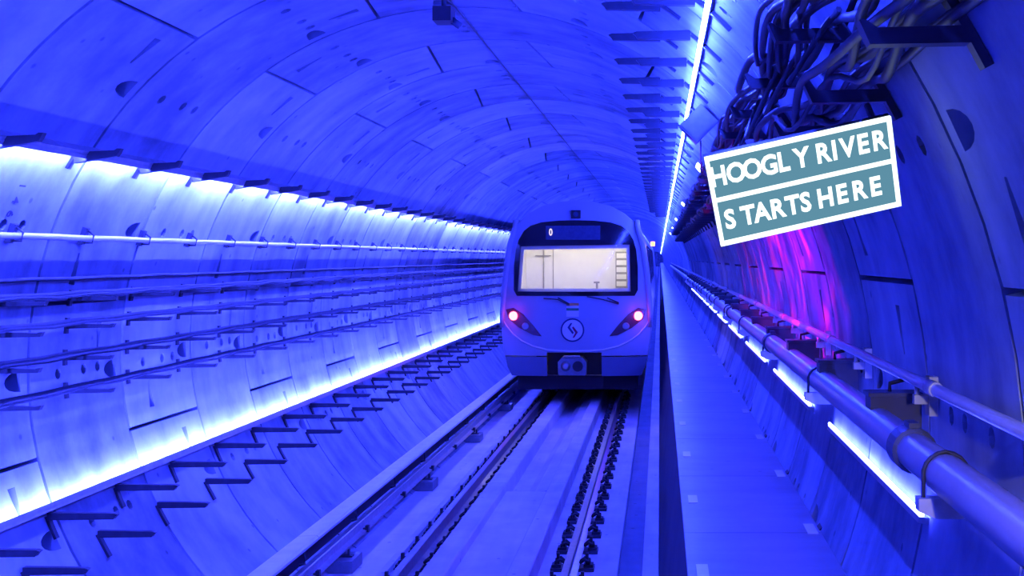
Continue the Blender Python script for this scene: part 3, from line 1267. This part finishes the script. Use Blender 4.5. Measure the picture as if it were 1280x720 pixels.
# tail lights
LENS = [(62, 408), (90, 402), (125, 424), (160, 462), (190, 500), (160, 496), (112, 472), (72, 440)]
for s in (-1, 1):
    poly = [(s * (325 - 18 - x) * PXM, tz(y)) for x, y in LENS]
    tl = shell_sheet(poly, [], .12, -.012, .03, 'tail_light', 'lamp_housing', train)
    tag(tl, None)
    cx, cz = s * (325 - 18 - 90) * PXM, tz(430)
    m = MB()
    yy = yfront(cx, cz)
    m.tube([(cx, yy + .0, cz), (cx, yy - .03, cz), (cx, yy - .045, cz)], [.085, .085, .05], 16)
    m.build('lamp_glow', 'tail_red', tl)
    cx, cz = s * (325 - 18 - 133) * PXM, tz(465)
    m = MB()
    yy = yfront(cx, cz)
    m.tube([(cx, yy, cz), (cx, yy - .03, cz)], [.07, .06], 16)
    m.build('lamp_reflector', 'galvanised', tl)
    ld = bpy.data.lights.new('tail_glow', 'POINT')
    ld.color = (1, .03, .10)
    ld.energy = 1.2
    ld.shadow_soft_size = .05
    cx, cz = s * (325 - 18 - 90) * PXM, tz(430)
    link('tail_glow', ld, tl, (cx, yfront(cx, cz) - .12, cz))
# ridge line under the lights
pts = [(-262, 440), (-245, 468), (-222, 494), (-190, 517), (-150, 535), (-100, 547), (-50, 551), (40, 551), (95, 547), (150, 535), (190, 517), (222, 494), (245, 468), (262, 440)]
m = MB()
m.tube([(x * PXM * .985, yfront(x * PXM, tz(y)) - .004, tz(y)) for x, y in pts], .016, 8)
m.build('front_ridge', 'ridge_white', train)
# emblem: white disc with a navy ring and two interlocking chevrons
ex, ez = -10 * PXM, tz(478)
ey = yfront(ex, ez)
em_ = MB()
em_.tube([(ex, ey - .004, ez), (ex, ey - .014, ez)], .225, 28, smooth=False)
ebl = em_.build('emblem', 'paint_navy', train)
m = MB()
m.tube([(ex, ey - .013, ez), (ex, ey - .020, ez)], .195, 28, smooth=False)
m.build('emblem_disc', 'paint_white', ebl)
m = MB()
m.prism([(ex - .035, ez + .135), (ex + .0, ez + .135), (ex - .045, ez + .055), (ex + .03, ez - .055), (ex + .0, ez - .075), (ex - .095, ez + .05)], ey - .026, ey - .019)
m.build('emblem_stroke', 'paint_navy', ebl)
m = MB()
m.prism([(ex + .035, ez - .145), (ex + .0, ez - .145), (ex + .055, ez - .05), (ex - .01, ez + .05), (ex + .02, ez + .07), (ex + .105, ez - .04)], ey - .028, ey - .021)
m.build('emblem_stroke', 'paint_maroon', ebl)
# small flag stickers above the emblem
fx0, fx1 = -31 * PXM, 12 * PXM
fy = yfront(ex, tz(410)) - .006
flg = MB()
flg.box(fx0, fx1, fy - .002, fy + .02, tz(432), tz(384))
flag = flg.build('flag_sticker', 'paint_white', train)
m = MB()
m.box(fx0, fx1, fy - .005, fy - .001, tz(394), tz(384))
m.build('flag_stripe', 'paint_saffron', flag)
m = MB()
m.box(fx0, fx1, fy - .005, fy - .001, tz(411), tz(402))
m.build('flag_stripe', 'paint_green', flag)
# wipers
for s, x0, x1 in ((1, 40, 150), (-1, -15, -110)):
    m = MB()
    P = [(x0, 362), ((x0 + x1) / 2, 372), (x1, 388)]
    if s < 0:
        P = [(x1, 368), (-60, 372), (x0 - 5, 392)]
    m.tube([(x * PXM, yfront(x * PXM, tz(y)) - .035, tz(y)) for x, y in P], .012, 6)
    Q = [(P[-1][0] - 40, 366), (P[-1][0], P[-1][1] - 4)]
    m.tube([(x * PXM, yfront(x * PXM, tz(y)) - .03, tz(y)) for x, y in Q], .014, 6)
    m.build('wiper', 'rubber', train)
# coupler in its dark recess
m = MB()
m.box(-.56, .51, .42, .46, 1.0, tz(553))
m.build('coupler_recess', 'underframe_black', train)
cpz = tz(604)
m = MB()
c0 = -12 * PXM
m.prism([(c0 - .26, cpz - .17), (c0 + .26, cpz - .17), (c0 + .27, cpz + .08), (c0 + .19, cpz + .17), (c0 - .19, cpz + .17), (c0 - .27, cpz + .08)], .02, .40)
cpo = m.build('coupler', 'box_grey', train)
m = MB()
m.tube([(c0 + .11, .0, cpz), (c0 + .11, .03, cpz)], .10, 14, smooth=False)
m.build('coupler_cone', 'underframe_black', cpo)
m = MB()
m.tube([(c0 - .12, -.05, cpz), (c0 - .12, .03, cpz)], [.04, .10], 14)
m.build('coupler_cone', 'rail_steel', cpo)
m = MB()
m.tube([(c0 - .15, .0, cpz + .19), (c0 + .15, .0, cpz + .19)], .02, 8)
m.build('coupler_hose', 'galvanised', cpo)
# underframe, wheels
m = MB()
m.box(-1.15, 1.15, .55, 44, .98, 1.34)
m.build('underframe', 'underframe_black', train)
for yy in (2.2, 4.4, 16, 18.2):
    for s in (-1, 1):
        m = MB()
        m.tube([(s * .755 - .065, yy, RAILTOP + .43), (s * .755 + .065, yy, RAILTOP + .43)], .43, 28, smooth=False)
        m.build('wheel', 'underframe_black', train)
m = MB()
for s in (-1, 1):
    m.box(s * .95 - .08, s * .95 + .08, 1.6, 5.0, 1.05, 1.3)
m.build('bogie_frame', 'underframe_black', train)
# curved fairing standing proud at the right front corner, with the cab-side lamp behind it
for s in (-1, 1):
    fz = [(95, .0), (125, .05), (180, .075), (260, .08), (340, .075), (420, .05), (470, .0)]
    m = MB()
    rows = []
    for y_, w in fz:
        z = tz(y_)
        hw = next((x0 + (x1 - x0) * (y_ - a0) / (a1 - a0) for (x0, a0), (x1, a1) in zip(HALF, HALF[1:]) if a0 <= y_ <= a1), 250) * PXM
        hw = max(hw, 1.18)
        rows.append([(s * (hw - .05), .18, z), (s * (hw + .02 + w * .4), .20, z), (s * (hw + .03 + w * .4), .5, z), (s * (hw - .05), .5, z)])
    m.quadgrid(rows, closed=True, cap=True)
    m.build('corner_fairing', 'train_white', train)
m = MB()
m.tube([(1.42, .75, tz(178)), (1.50, .75, tz(178))], .045, 10)
ml = m.build('marker_lamp', 'marker_orange', train)
ld = bpy.data.lights.new('marker_glow', 'POINT')
ld.color = (1, .4, .15)
ld.energy = 2
ld.shadow_soft_size = .04
link('marker_glow', ld, ml, (1.56, .70, tz(178)))
